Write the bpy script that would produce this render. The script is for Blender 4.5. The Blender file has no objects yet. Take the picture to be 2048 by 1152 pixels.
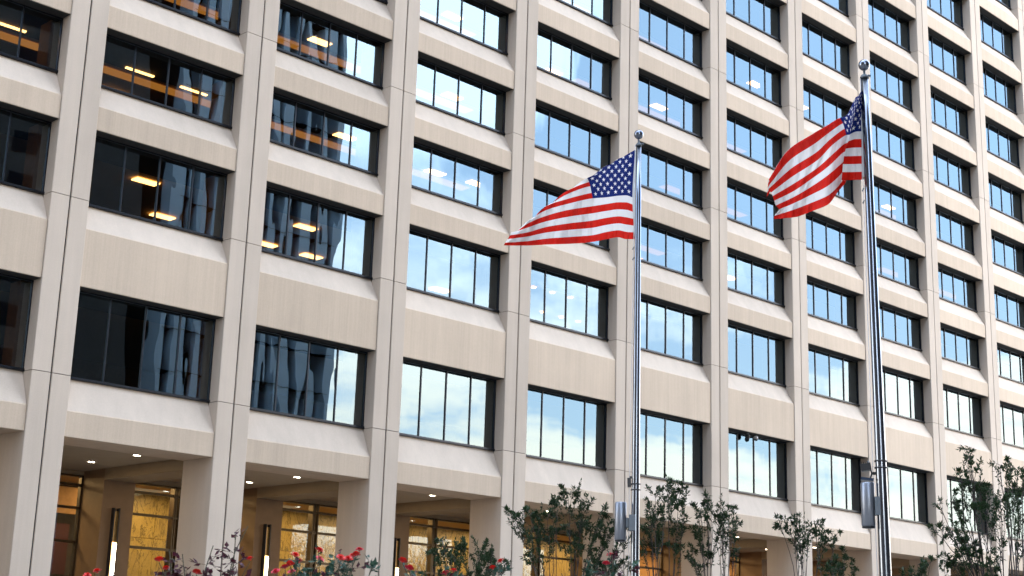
import bpy, math, random
import numpy as np
from mathutils import Vector, Matrix

# ------------------------------------------------------------------ camera, sky, sun, exposure
SC = bpy.context.scene
COL = SC.collection
cam = bpy.data.cameras.new('camera'); co = bpy.data.objects.new('camera', cam); COL.objects.link(co)
CAM = Vector((-23.167, -44.792, 1.578))
Rr, Uu, Ff = ((0.7053, -0.70826, 0.03027), (-0.19582, -0.15361, 0.96853), (0.68132, 0.68904, 0.24703))
co.matrix_world = Matrix(((Rr[0], Uu[0], -Ff[0], CAM[0]), (Rr[1], Uu[1], -Ff[1], CAM[1]), (Rr[2], Uu[2], -Ff[2], CAM[2]), (0, 0, 0, 1)))
cam.lens = 52.317; cam.sensor_width = 36; cam.clip_start = 0.1; cam.clip_end = 3000
cam.dof.use_dof = True; cam.dof.focus_distance = 38; cam.dof.aperture_fstop = 5.6
SC.camera = co

SUN_EL, SUN_AZ = math.radians(25), math.radians(28)      # low sun behind the office building: the plaza lies in its shade
W = bpy.data.worlds.new('World'); SC.world = W; W.use_nodes = True
nt = W.node_tree; N = nt.nodes; L = nt.links; N.clear()
out = N.new('ShaderNodeOutputWorld'); bg = N.new('ShaderNodeBackground'); L.new(bg.outputs[0], out.inputs[0])
sky = N.new('ShaderNodeTexSky'); sky.sky_type = 'NISHITA'; sky.sun_disc = False
sky.sun_elevation = SUN_EL; sky.sun_rotation = SUN_AZ; sky.air_density = 1.0; sky.dust_density = 1.2; sky.ozone_density = 1.6
tc = N.new('ShaderNodeTexCoord')
sep = N.new('ShaderNodeSeparateXYZ'); L.new(tc.outputs['Generated'], sep.inputs[0])
def wmath(op, a, b=None, clamp=False):
    n = N.new('ShaderNodeMath'); n.operation = op; n.use_clamp = clamp
    for i, v in enumerate((a, b)):
        if v is None: continue
        if isinstance(v, (int, float)): n.inputs[i].default_value = v
        else: L.new(v, n.inputs[i])
    return n.outputs[0]
# flat cloud layer: project direction on a plane overhead
zc = wmath('ADD', wmath('MAXIMUM', sep.outputs[2], 0.0), 0.10)
px_ = wmath('DIVIDE', sep.outputs[0], zc); py_ = wmath('DIVIDE', sep.outputs[1], zc)
cmb = N.new('ShaderNodeCombineXYZ'); L.new(px_, cmb.inputs[0]); L.new(py_, cmb.inputs[1])
def wnoise(scale, detail, rough, off, dist=0.0):
    mp = N.new('ShaderNodeMapping'); mp.inputs[1].default_value = off; L.new(cmb.outputs[0], mp.inputs[0])
    n = N.new('ShaderNodeTexNoise'); n.inputs['Scale'].default_value = scale; n.inputs['Detail'].default_value = detail
    n.inputs['Roughness'].default_value = rough; n.inputs['Distortion'].default_value = dist
    L.new(mp.outputs[0], n.inputs[0]); return n.outputs[0]
n1 = wnoise(0.8, 8, 0.58, (3.1, 1.7, 0), 0.3)
def ramp(v, lo, hi):
    n = N.new('ShaderNodeMapRange'); n.interpolation_type = 'SMOOTHSTEP'
    L.new(v, n.inputs[0]); n.inputs[1].default_value = lo; n.inputs[2].default_value = hi; return n.outputs[0]
low = ramp(sep.outputs[2], 0.36, 0.12)                  # more cloud cover towards the horizon
dt = N.new('ShaderNodeVectorMath'); dt.operation = 'DOT_PRODUCT'; L.new(tc.outputs['Generated'], dt.inputs[0]); dt.inputs[1].default_value = (.59, -.68, .435)
bank = wmath('MULTIPLY', ramp(dt.outputs['Value'], 0.991, 0.9995), 0.26)      # one taller cloud bank over the street
cover = wmath('ADD', wmath('ADD', n1, bank), wmath('MULTIPLY', low, 0.15))
cl = wmath('MAXIMUM', ramp(cover, 0.50, 0.68), 0.32)                # a thin veil everywhere, thicker clouds in it
mixc = N.new('ShaderNodeMix'); mixc.data_type = 'RGBA'
L.new(cl, mixc.inputs[0])
skm = N.new('ShaderNodeMix'); skm.data_type = 'RGBA'; skm.blend_type = 'MULTIPLY'; skm.inputs[0].default_value = 1.0
L.new(sky.outputs[0], skm.inputs[6]); skm.inputs[7].default_value = (0.92, 1.08, 1.2, 1)
L.new(skm.outputs[2], mixc.inputs[6])
cc = N.new('ShaderNodeMix'); cc.data_type = 'RGBA'; L.new(low, cc.inputs[0])
cc.inputs[6].default_value = (7.8, 8.6, 9.6, 1); cc.inputs[7].default_value = (8.6, 7.3, 5.9, 1)
L.new(cc.outputs[2], mixc.inputs[7])
L.new(mixc.outputs[2], bg.inputs[0]); bg.inputs[1].default_value = 0.15

sl = bpy.data.lights.new('sun', 'SUN'); sl.energy = 2.5; sl.angle = math.radians(0.5); sl.color = (1.0, 0.88, 0.72)
so = bpy.data.objects.new('sun', sl); COL.objects.link(so)
sd = Vector((math.sin(SUN_AZ)*math.cos(SUN_EL), math.cos(SUN_AZ)*math.cos(SUN_EL), math.sin(SUN_EL)))
so.rotation_euler = (-sd).to_track_quat('-Z', 'Y').to_euler(); so.location = (0, 0, 90)
SC.view_settings.view_transform = 'Standard'; SC.view_settings.look = 'None'
SC.view_settings.exposure = 2.85; SC.view_settings.gamma = 1; SC.view_settings.use_curve_mapping = False
SC.render.engine = 'CYCLES'
SC.cycles.max_bounces = 6; SC.cycles.transparent_max_bounces = 12; SC.cycles.sample_clamp_indirect = 6
SC.cycles.caustics_reflective = False; SC.cycles.caustics_refractive = False

# ------------------------------------------------------------------ helpers
class MB:
    def __init__(s): s.v = []; s.f = []; s.uv = None
    def box(s, x0, x1, y0, y1, z0, z1):
        b = len(s.v); s.v += [(x0,y0,z0),(x1,y0,z0),(x1,y1,z0),(x0,y1,z0),(x0,y0,z1),(x1,y0,z1),(x1,y1,z1),(x0,y1,z1)]
        s.f += [tuple(b+i for i in q) for q in ((0,3,2,1),(4,5,6,7),(0,1,5,4),(1,2,6,5),(2,3,7,6),(3,0,4,7))]; return s
    def prism(s, poly, axis, a0, a1):
        """extrude a 2-D polygon along an axis ('x': poly=(y,z); 'z': poly=(x,y); 'y': poly=(x,z))"""
        n = len(poly); b = len(s.v)
        for a in (a0, a1):
            for p in poly:
                s.v.append({'x': (a,p[0],p[1]), 'y': (p[0],a,p[1]), 'z': (p[0],p[1],a)}[axis])
        s.f.append(tuple(b+i for i in range(n))[::-1]); s.f.append(tuple(b+n+i for i in range(n)))
        for i in range(n):
            j = (i+1) % n; s.f.append((b+i, b+j, b+n+j, b+n+i))
        return s
    def tube(s, pts, rad, seg=8, cap=True):
        pts = [Vector(p) for p in pts]; b0 = len(s.v); n = len(pts)
        rr = rad if isinstance(rad, (list, tuple)) else [rad]*n
        for i, p in enumerate(pts):
            d = (pts[min(i+1, n-1)] - pts[max(i-1, 0)])
            d = d.normalized() if d.length > 1e-9 else Vector((0,0,1))
            a = d.cross(Vector((0.3,0.2,1))) if abs(d.z) < 0.95 else d.cross(Vector((1,0,0)))
            a.normalize(); c = d.cross(a)
            for k in range(seg):
                t = 2*math.pi*k/seg; s.v.append(tuple(p + (a*math.cos(t)+c*math.sin(t))*rr[i]))
        for i in range(n-1):
            for k in range(seg):
                k2 = (k+1) % seg; s.f.append((b0+i*seg+k, b0+i*seg+k2, b0+(i+1)*seg+k2, b0+(i+1)*seg+k))
        if cap:
            s.f.append(tuple(b0+k for k in range(seg))[::-1]); s.f.append(tuple(b0+(n-1)*seg+k for k in range(seg)))
        return s
    def sphere(s, c, r, seg=24, ring=14, sq=(1,1,1)):
        pts = []; b = len(s.v)
        for i in range(1, ring):
            ph = math.pi*i/ring
            for k in range(seg):
                t = 2*math.pi*k/seg
                s.v.append((c[0]+r*sq[0]*math.sin(ph)*math.cos(t), c[1]+r*sq[1]*math.sin(ph)*math.sin(t), c[2]+r*sq[2]*math.cos(ph)))
        s.v += [(c[0],c[1],c[2]+r*sq[2]), (c[0],c[1],c[2]-r*sq[2])]; top = len(s.v)-2; bot = top+1
        for i in range(ring-2):
            for k in range(seg):
                k2 = (k+1) % seg; s.f.append((b+i*seg+k, b+(i+1)*seg+k, b+(i+1)*seg+k2, b+i*seg+k2))
        for k in range(seg):
            k2 = (k+1) % seg; s.f.append((top, b+k, b+k2)); s.f.append((bot, b+(ring-2)*seg+k2, b+(ring-2)*seg+k))
        return s
    def mesh(s, name, mat, smooth=False):
        m = bpy.data.meshes.new(name); m.from_pydata(s.v, [], s.f)
        if mat: m.materials.append(mat)
        if smooth: m.shade_smooth()
        m.update(); return m
    def build(s, name, mat, parent=None, smooth=False, loc=None):
        return put(name, s.mesh(name, mat, smooth), parent, loc)
def put(name, me, parent=None, loc=None, rot=None):
    o = bpy.data.objects.new(name, me); COL.objects.link(o)
    if parent: o.parent = parent
    if loc is not None: o.location = loc
    if rot is not None: o.rotation_euler = rot
    return o
def tag(o, label=None, cat=None, group=None, kind=None):
    for k, v in (('label', label), ('category', cat), ('group', group), ('kind', kind)):
        if v: o[k] = v
    return o
def empty(name, loc, label=None, cat=None, group=None):
    o = put(name, None, None, loc); return tag(o, label, cat, group)

# ------------------------------------------------------------------ materials
class NT:
    def __init__(s, name):
        s.m = bpy.data.materials.new(name); s.m.use_nodes = True; s.t = s.m.node_tree; s.n = s.t.nodes; s.l = s.t.links
        s.n.clear(); s.out = s.n.new('ShaderNodeOutputMaterial')
    def node(s, typ, ins=None, **kw):
        n = s.n.new(typ)
        for k, v in kw.items(): setattr(n, k, v)
        for k, v in (ins or {}).items():
            if hasattr(v, 'is_linked') or isinstance(v, bpy.types.NodeSocket): s.l.new(v, n.inputs[k])
            else: n.inputs[k].default_value = v
        return n
    def math(s, op, a, b=None, c=None):
        n = s.n.new('ShaderNodeMath'); n.operation = op
        for i, v in enumerate((a, b, c)):
            if v is None: continue
            if isinstance(v, (int, float)): n.inputs[i].default_value = v
            else: s.l.new(v, n.inputs[i])
        return n.outputs[0]
    def mix(s, f, a, b, blend='MIX'):
        n = s.n.new('ShaderNodeMix'); n.data_type = 'RGBA'; n.blend_type = blend
        for i, v in ((0, f), (6, a), (7, b)):
            if isinstance(v, bpy.types.NodeSocket): s.l.new(v, n.inputs[i])
            else: n.inputs[i].default_value = v if i == 0 else (tuple(v)+(1,))[:4]
        return n.outputs[2]
    def noise(s, vec, scale, detail=4, rough=0.5, dist=0):
        n = s.node('ShaderNodeTexNoise', {'Scale': scale, 'Detail': detail, 'Roughness': rough, 'Distortion': dist})
        if vec is not None: s.l.new(vec, n.inputs[0])
        return n.outputs[0]
    def mapping(s, vec, scale=(1,1,1), loc=(0,0,0)):
        n = s.n.new('ShaderNodeMapping'); n.inputs['Scale'].default_value = scale; n.inputs['Location'].default_value = loc
        s.l.new(vec, n.inputs[0]); return n.outputs[0]
    def ramp(s, v, lo, hi, a=0.0, b=1.0):
        n = s.n.new('ShaderNodeMapRange'); s.l.new(v, n.inputs[0])
        for i, x in enumerate((lo, hi, a, b)): n.inputs[i+1].default_value = x
        return n.outputs[0]
    def surf(s, sh): s.l.new(sh, s.out.inputs[0]); return s.m
def pbr(name, col, rough=0.6, metal=0.0, var=0.12, nscale=6, bump=0.0, bscale=40, aniso=None, spec=0.5, objvar=0.0):
    t = NT(name); g = t.node('ShaderNodeNewGeometry').outputs['Position']
    v = t.mapping(g, aniso) if aniso else g
    n = t.noise(v, nscale, 5, 0.6)
    c = t.mix(t.ramp(n, 0.3, 0.7), tuple(x*(1-var) for x in col), tuple(min(1, x*(1+var)) for x in col))
    if objvar:
        r = t.node('ShaderNodeObjectInfo').outputs['Random']
        c = t.mix(1.0, c, t.node('ShaderNodeCombineColor', {0: t.ramp(r, 0, 1, 1-objvar, 1), 1: t.ramp(r, 0, 1, 1-objvar, 1), 2: t.ramp(r, 0, 1, 1-objvar*1.1, 1)}).outputs[0], 'MULTIPLY')
    b = t.node('ShaderNodeBsdfPrincipled', {'Base Color': c, 'Roughness': rough, 'Metallic': metal, 'Specular IOR Level': spec})
    if bump:
        bn = t.node('ShaderNodeBump', {'Height': t.noise(v, bscale, 3), 'Strength': 1.0, 'Distance': bump}); t.l.new(bn.outputs[0], b.inputs['Normal'])
    return t.surf(b.outputs[0])
def emit(name, col, st):
    t = NT(name); e = t.node('ShaderNodeEmission', {'Color': col+(1,), 'Strength': st}); return t.surf(e.outputs[0])

def concrete(name, col, streak):
    t = NT(name); P = t.node('ShaderNodeNewGeometry').outputs['Position']
    big = t.noise(P, 0.35, 4, 0.6); fine = t.noise(P, 28, 5, 0.7)
    st = t.noise(t.mapping(P, (14, 14, 0.35)), 1.0, 3, 0.6)                 # vertical tooling and rain streaks
    st2 = t.noise(t.mapping(P, (2.2, 2.2, 0.12), (5, 0, 2)), 1.0, 4, 0.6)
    spots = t.ramp(t.noise(t.mapping(P, (1, 1, 1), (9, 4, 1)), 2.3, 6, 0.75), 0.66, 0.78)
    r = t.node('ShaderNodeObjectInfo').outputs['Random']
    k = t.math('ADD', t.ramp(big, 0.3, 0.7, -0.05, 0.05), t.ramp(fine, 0.25, 0.75, -0.07, 0.07))
    k = t.math('ADD', k, t.ramp(st, 0.3, 0.7, -0.04*streak, 0.04*streak)); k = t.math('ADD', k, t.ramp(st2, 0.3, 0.7, -0.06, 0.04))
    k = t.math('ADD', k, t.ramp(r, 0, 1, -0.06, 0.05)); k = t.math('SUBTRACT', k, t.math('MULTIPLY', spots, 0.12)); k = t.math('ADD', k, 1.0)
    c = t.node('ShaderNodeVectorMath', {0: col}, operation='SCALE'); t.l.new(k, c.inputs['Scale'])
    b = t.node('ShaderNodeBsdfPrincipled', {'Base Color': c.outputs[0], 'Roughness': 0.85, 'Specular IOR Level': 0.25})
    h = t.math('ADD', t.noise(P, 90, 4, 0.7), t.math('MULTIPLY', st, streak))
    bn = t.node('ShaderNodeBump', {'Height': h, 'Strength': 0.5, 'Distance': 0.0015}); t.l.new(bn.outputs[0], b.inputs['Normal'])
    return t.surf(b.outputs[0])
BEIGE = (0.53, 0.42, 0.315)
m_col = concrete('precast_smooth', (0.52, 0.43, 0.345), 0.3)
m_span = concrete('precast_tooled', BEIGE, 1.0)
m_joint = pbr('joint_sealant', (0.035, 0.03, 0.028), 0.9)
m_frame = pbr('window_frame_metal', (0.018, 0.02, 0.026), 0.35, 0.6, 0.2)
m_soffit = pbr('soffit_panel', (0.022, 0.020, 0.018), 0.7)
m_ceil = pbr('ceiling_painted_glow', (0.52, 0.33, 0.15), 0.9, var=.04)  # warm lamp glow put into the ceiling colour
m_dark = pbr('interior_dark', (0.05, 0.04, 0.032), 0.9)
m_intwall = pbr('interior_wall', (0.32, 0.17, 0.06), 0.8, var=.1)
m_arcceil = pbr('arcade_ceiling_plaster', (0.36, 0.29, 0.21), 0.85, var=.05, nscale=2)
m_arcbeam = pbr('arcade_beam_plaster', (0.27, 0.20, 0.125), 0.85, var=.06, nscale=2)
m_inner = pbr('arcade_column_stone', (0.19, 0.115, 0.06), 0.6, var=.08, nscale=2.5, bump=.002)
m_bronze = pbr('bronze_mullion', (0.10, 0.075, 0.045), 0.4, 0.8, 0.15)
m_brass = pbr('brass', (0.40, 0.24, 0.09), 0.35, 0.9, 0.1)
m_black = pbr('black_housing', (0.012, 0.012, 0.014), 0.4)
m_white = pbr('white_plastic', (0.6, 0.6, 0.62), 0.35)
m_red = pbr('red_wall', (0.05, 0.003, 0.002), 0.6)
m_troffer = emit('troffer_light', (1.0, 0.64, 0.24), 2.2)
m_cove = emit('cove_light', (1.0, 0.46, 0.09), .15)
m_down = emit('downlight', (1.0, 0.86, 0.62), 5)
m_sconce = emit('sconce_glow', (1.0, 0.60, 0.22), .9)
m_tube = emit('sconce_tube', (1.0, 0.9, 0.75), 5)

def marble():
    t = NT('yellow_marble'); P = t.node('ShaderNodeNewGeometry').outputs['Position']
    r = t.node('ShaderNodeObjectInfo').outputs['Random']
    off = t.node('ShaderNodeCombineXYZ', {0: t.math('MULTIPLY', r, 37.0), 2: t.math('MULTIPLY', r, 11.0)}).outputs[0]
    Q = t.node('ShaderNodeVectorMath', {0: P, 1: off}, operation='ADD').outputs[0]
    w = t.noise(t.mapping(Q, (1.5, 1, 0.55)), 1.1, 7, 0.62, 1.4)
    vein = t.math('ABSOLUTE', t.math('SUBTRACT', w, 0.5)); vm = t.ramp(vein, 0.0, 0.03, 1, 0)
    w2 = t.noise(t.mapping(Q, (3, 1, 1.0), (3, 3, 3)), 1.6, 7, 0.65, 2.0); vm2 = t.ramp(t.math('ABSOLUTE', t.math('SUBTRACT', w2, 0.5)), 0, 0.02, 0.6, 0)
    base = t.mix(t.ramp(t.noise(Q, 1.2, 5), 0.3, 0.7), (0.36, 0.25, 0.065), (0.46, 0.33, 0.10))
    c = t.mix(t.math('MAXIMUM', vm, vm2), base, (0.12, 0.085, 0.03))
    return t.surf(t.node('ShaderNodeBsdfPrincipled', {'Base Color': c, 'Roughness': 0.35}).outputs[0])
m_marble = marble()

def glass(name, refl, refl_graze, trans, wob, wscale, hue=(0.66, 0.88, 1.0)):
    """coated window glass: a mirror coat over tinted transmission, with roller-wave distortion"""
    t = NT(name); P = t.node('ShaderNodeNewGeometry').outputs['Position']
    r = t.node('ShaderNodeObjectInfo').outputs['Random']
    off = t.node('ShaderNodeCombineXYZ', {0: t.math('MULTIPLY', r, 91.0), 1: t.math('MULTIPLY', r, 47.0), 2: t.math('MULTIPLY', r, 23.0)}).outputs[0]
    Q = t.node('ShaderNodeVectorMath', {0: P, 1: off}, operation='ADD').outputs[0]
    h = t.noise(t.mapping(Q, (1.0, 1.0, 0.30)), wscale, 1.5, 0.4)
    bn = t.node('ShaderNodeBump', {'Height': h, 'Strength': 1.0, 'Distance': wob})
    lw = t.node('ShaderNodeLayerWeight', {'Blend': 0.5}).outputs['Facing']
    f = t.ramp(lw, 0.0, 1.0, refl, refl_graze)
    gl = t.node('ShaderNodeBsdfGlossy', {'Color': hue+(1,), 'Roughness': 0.0, 'Normal': bn.outputs[0]})
    tr = t.node('ShaderNodeBsdfTransparent', {'Color': tuple(trans)+(1,)})
    return t.surf(t.node('ShaderNodeMixShader', {0: f, 1: tr.outputs[0], 2: gl.outputs[0]}).outputs[0])
m_glass = glass('coated_window_glass', 0.11, 0.22, (0.30, 0.25, 0.20), 0.0065, 0.8)
m_lobby = glass('clear_lobby_glass', 0.045, 0.15, (0.86, 0.88, 0.84), 0.002, 0.6)

def steel():
    t = NT('brushed_steel'); g = t.node('ShaderNodeTexCoord').outputs['Object']
    n = t.noise(t.mapping(g, (60, 60, 1.2)), 1.0, 3, 0.6); n2 = t.noise(g, 1.5, 4)
    c = t.mix(t.ramp(n, .3, .7), (0.13, 0.15, 0.19), (0.25, 0.28, 0.33))
    b = t.node('ShaderNodeBsdfPrincipled', {'Base Color': c, 'Metallic': 1.0, 'Roughness': t.ramp(n2, 0.3, 0.7, 0.16, 0.26)})
    return t.surf(b.outputs[0])
m_steel = steel()
m_alu = pbr('satin_aluminium', (0.26, 0.28, 0.32), 0.42, 0.85, 0.08, 3, aniso=(8, 8, 0.5))
m_greyp = pbr('grey_painted_metal', (0.13, 0.15, 0.17), 0.5, 0.3)

# ------------------------------------------------------------------ ground
ZO = 10.5
def paving():
    t = NT('plaza_paving'); P = t.node('ShaderNodeNewGeometry').outputs['Position']
    c = t.mix(t.ramp(t.noise(P, 0.4, 6), .3, .7), (0.20, 0.185, 0.165), (0.27, 0.25, 0.225))
    br = t.node('ShaderNodeTexBrick', {'Vector': P, 'Scale': 1.0, 'Mortar Size': 0.01, 'Brick Width': 1.2, 'Row Height': 0.6, 'Color1': (1,1,1,1), 'Color2': (.9,.9,.9,1), 'Mortar': (.4,.4,.4,1)})
    return t.surf(t.node('ShaderNodeBsdfPrincipled', {'Base Color': t.mix(1.0, c, br.outputs[0], 'MULTIPLY'), 'Roughness': 0.8}).outputs[0])
g = MB(); g.v = [(-700,-700,0),(700,-700,0),(700,700,0),(-700,700,0)]; g.f = [(0,1,2,3)]
tag(g.build('ground', paving()), kind='structure')

# ------------------------------------------------------------------ office building
B = 7.2
SILL = [0, 6.07, 10.47, 14.29, 18.14, 22.02, 26.0, 30.02, 34.05, 38.06, 42.1]
FRONT = [-1.16, 5.10, 9.53, 13.35, 17.20, 21.07, 25.05, 29.07, 33.1, 37.1, 41.15]   # foot of the sloping sill
BOT = [-2.01, 3.09, 8.68, 12.52, 16.36, 20.20, 24.18, 28.2, 32.23, 36.25, 40.3]    # lower edge of the spandrel = head of window below
JOINT = [-10.5, 0, 6.07, 14.29, 22.02, 30.03, 38.06, 46.2]
K0, K1 = -3, 14
bld = empty('office_building', (0, 0, 0), 'beige precast concrete office block with a grid of mirror windows above an open arcade', 'building')

# column strips: two precast halves per column line, split by a dark vertical gap
def half_profile(sx, d):
    a, b = 0.028*sx, 0.70*sx; c = 0.018
    return [(a, c), (a+c*sx, 0), (b-c*sx, 0), (b, c), (b, d), (a, d)]
cmesh = {}
for ji in range(len(JOINT)-1):
    z0, z1 = JOINT[ji]+.011+ZO, JOINT[ji+1]-.011+ZO
    for sx in (-1, 1):
        m = MB()
        if ji == 0:
            m.prism(half_profile(sx, 1.9), 'z', 0, BOT[0]+ZO+0.05); m.prism(half_profile(sx, .56), 'z', BOT[0]+ZO+.05, z1)
        else: m.prism(half_profile(sx, .56), 'z', z0, z1)
        cmesh[ji, sx] = m.mesh('column_panel', m_col)
core = MB().box(-.66, .66, .05, .75, 0, 56.6)
core_me = core.mesh('column_core', m_joint)
for k in range(K0, K1+1):
    put('column_core', core_me, bld, (B*k, 0, 0))
    for ji in range(len(JOINT)-1):
        for sx in (-1, 1): put('column_panel', cmesh[ji, sx], bld, (B*k, 0, 0))

# spandrels with sloping sills
smesh = []
for i in range(len(SILL)):
    s, fr, b = SILL[i]+ZO, FRONT[i]+ZO, BOT[i]+ZO
    d = 1.9 if i == 0 else .60
    poly = [(.60, s-.004), (.075, fr+.03), (.05, fr-.01), (.05, b+.012), (.062, b), (d, b)]
    poly += [(d, b+.5), (.60, b+.5)] if i == 0 else []
    me_ = MB().prism(poly, 'x', .715, 6.485).mesh('spandrel_panel', m_span)
    me_.materials.append(m_col); me_.polygons[2].material_index = 1        # the smooth sloping sill
    smesh.append(me_)
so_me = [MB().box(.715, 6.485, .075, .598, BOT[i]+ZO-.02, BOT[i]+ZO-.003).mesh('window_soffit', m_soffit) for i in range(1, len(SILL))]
VIS = {0:[-1,0,1,2,3,4,5,6,7,8,9],1:[-1,0,1,2,3,4,5,6,7,8,9],2:[-1,0,1,2,3,4,5,6,7,8,9],3:[1,2,3,4,5,6,7,8,9,0],4:[2,3,4,5,6,7,8,9,1],5:[4,5,6,7,8,9,3],6:[5,6,7,8,9],7:[7,8,9],8:[8,9,10],9:[10]}
MX = [.70, 2.22, 3.63, 5.04, 6.50]
fr_me, pane_me, mul_me, glz_me = [], [], [], []
GY = .60
for i in range(len(SILL)-1):
    z0, z1 = SILL[i]+ZO, BOT[i+1]+ZO-.02
    f_ = MB().box(.70, 6.5, .50, .66, z0-.002, z0+.085).box(.70, 6.5, .55, .66, z1-.05, z1+.001)
    f_.box(.70, .745, .55, .66, z0+.085, z1-.05).box(6.455, 6.5, .55, .66, z0+.085, z1-.05)
    f_.box(.745, 6.455, .488, .50, z0+.02, z0+.05)
    fr_me.append(f_.mesh('window', m_frame))
    mul_me.append(MB().box(-.022, .022, .565, .655, z0+.085, z1-.05).mesh('mullion', m_frame))
    row = []
    for j in range(4):
        a = (MX[j] if j else .70)+.02; b_ = MX[j+1]-.02; hx = (b_-a)/2; hz = (z1-z0-.13)/2
        m = MB(); m.v = [(-hx,0,-hz),(hx,0,-hz),(hx,0,hz),(-hx,0,hz)]; m.f = [(0,1,2,3)]
        row.append((m.mesh('pane', m_glass), (a+b_)/2, z0+.085+hz-.005))
    pane_me.append(row)
    m = MB(); m.v = [(.74,0,z0+.08),(6.46,0,z0+.08),(6.46,0,z1-.045),(.74,0,z1-.045)]; m.f = [(0,1,2,3)]
    glz_me.append(m.mesh('pane', m_glass))
rnd = random.Random(11)
for k in range(K0, K1):
    for i in range(len(SILL)):
        put('spandrel_panel', smesh[i], bld, (B*k, 0, 0))
        if i: put('window_soffit', so_me[i-1], bld, (B*k, 0, 0))
        if i < len(SILL)-1:
            w = put('window', fr_me[i], bld, (B*k, 0, 0))
            if k in VIS.get(i, ()):
                for x in MX[1:4]: put('mullion', mul_me[i], w, (x, 0, 0))
                for me, cx, cz in pane_me[i]:
                    put('pane', me, w, (cx, GY+.01, cz), (math.radians(rnd.gauss(0, .07)), 0, math.radians(rnd.gauss(0, .10))))
            else:
                mm = MB()
                put('pane', glz_me[i], w, (0, GY+.01, 0))

# floors behind the glass: dark strip of ceiling at the window, a cove of warm light, then office ceiling with a warm glow in its colour
X0, X1 = B*K0, B*K1
for i in range(len(SILL)-1):
    h = BOT[i+1]+ZO+.06
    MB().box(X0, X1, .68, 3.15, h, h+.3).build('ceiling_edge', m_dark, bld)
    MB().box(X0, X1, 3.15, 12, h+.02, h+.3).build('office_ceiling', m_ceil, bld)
    MB().box(X0, X1, .76, 14, SILL[i]+ZO-.35, SILL[i]+ZO-.12).build('floor_slab', m_dark, bld)
MB().box(X0, X1, 12, 12.2, ZO-.1, ZO+46).build('corridor_wall', m_intwall, bld)
MB().box(X0-2, 160, 14, 45, 0, ZO+120).build('rear_sun_block', m_dark, bld)  # unseen mass added to stop the sun, stretched to shade plaza and tower
MB().box(X0-1, X1+1, .1, 14.2, ZO+42.3, ZO+120).build('upper_wall', m_span, bld)  # storeys out of view, heightened to shade the tower across the street
# lit piers of the office partitions just behind the glass at every column line
pier = MB().box(-.85, .85, 1.15, 1.9, ZO+.1, ZO+42).mesh('partition', m_intwall)
for k in range(K0, K1+1): put('partition', pier, bld, (B*k, 0, 0))
cove_me = MB().box(0, 7.2, -.30, .30, -.02, 0).mesh('cove_light', m_cove)
for i, ks in VIS.items():
    if i < 2: continue
    for k in ks:
        if k <= 2 or rnd.random() < .45: put('cove_light', cove_me, bld, (B*k, 3.75, BOT[i+1]+ZO+.058), None)
tro_me = MB().box(-.5, .5, -.22, .22, -.04, 0).mesh('ceiling_light', m_troffer)
thin_me = MB().box(-.6, .6, -.06, .06, -.05, 0).mesh('ceiling_light', m_troffer)
dot_me = MB().tube([(0,0,-.03),(0,0,0)], .12, 12).mesh('ceiling_light', m_troffer)
LT = [(11.82,2.57,3,0),(12.81,4.01,1,0),(13.29,7.5,1,0),(15.78,7.5,1,0),(5.03,3.88,1,0),(8.0,7.42,1,0),(3.74,2.86,2,1),(6.19,2.93,2,1),(4.16,5.46,2,1),(-1.6,2.72,2,1),
      (23.6,7.5,1,0),(19.0,3.0,2,0),(21.3,2.71,2,0),(19.73,2.87,3,0),(19.42,2.76,4,0),(26.04,3.5,1,2),(27.35,3.5,1,2),(28.62,3.5,1,2),(30.0,6.7,1,2),(31.4,6.7,1,2),(32.7,6.7,1,2),(13.37,2.45,2,0)]
for k, i in ((3,3),(5,5),(5,4),(6,5),(6,3),(4,2),(4,1),(5,2),(6,2),(7,4),(8,3),(7,1),(4,4),(8,5),(9,3),(3,4),(9,6),(8,2)):
    LT.append((B*k+rnd.uniform(2.5, 5.5)+2.0, rnd.choice((2.8, 3.9, 5.4)), i, rnd.choice((0,0,0,2))))
for x, y, i, ty in LT:
    put('ceiling_light', (tro_me, thin_me, dot_me)[ty], bld, (x, y, BOT[i+1]+ZO+.05 - (0.0 if y > 3.15 else .01)))

# ------------------------------------------------------------------ arcade and lobby
CZ = ZO-1.90
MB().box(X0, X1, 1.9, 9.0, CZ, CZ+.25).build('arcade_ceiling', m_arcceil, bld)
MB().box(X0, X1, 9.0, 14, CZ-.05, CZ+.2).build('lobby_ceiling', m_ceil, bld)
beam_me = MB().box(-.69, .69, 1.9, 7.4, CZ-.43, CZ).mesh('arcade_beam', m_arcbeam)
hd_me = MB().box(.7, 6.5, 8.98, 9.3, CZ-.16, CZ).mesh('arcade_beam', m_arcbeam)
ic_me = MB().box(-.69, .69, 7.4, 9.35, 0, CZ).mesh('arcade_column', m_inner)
dl_me = MB().box(-.11, .11, -.045, .045, -.012, 0).mesh('downlight', m_down)
ring_me = MB().box(-.17, .17, -.10, .10, -.006, 0).mesh('trim', m_white)
tr_me = MB()
for z in (-2.46, -3.35, -4.67, -6.0, -7.4, -8.8): tr_me.box(.7, 6.5, 8.99, 9.14, ZO+z-.05, ZO+z+.05)
tr_me.box(.7, .78, 8.99, 9.2, 0, CZ-.17).box(6.42, 6.5, 8.99, 9.2, 0, CZ-.17).box(.78, 6.42, 9.02, 9.2, CZ-.24, CZ-.17)
tr_me = tr_me.mesh('lobby_window', m_bronze)
vm_me = MB().box(3.50, 3.56, 8.95, 9.3, 0, CZ-.17).mesh('mullion', m_bronze)
ZR = [0, ZO-8.8, ZO-7.4, ZO-6.0, ZO-4.67, ZO-3.35, ZO-2.46, CZ-.2]
gp = []
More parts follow.
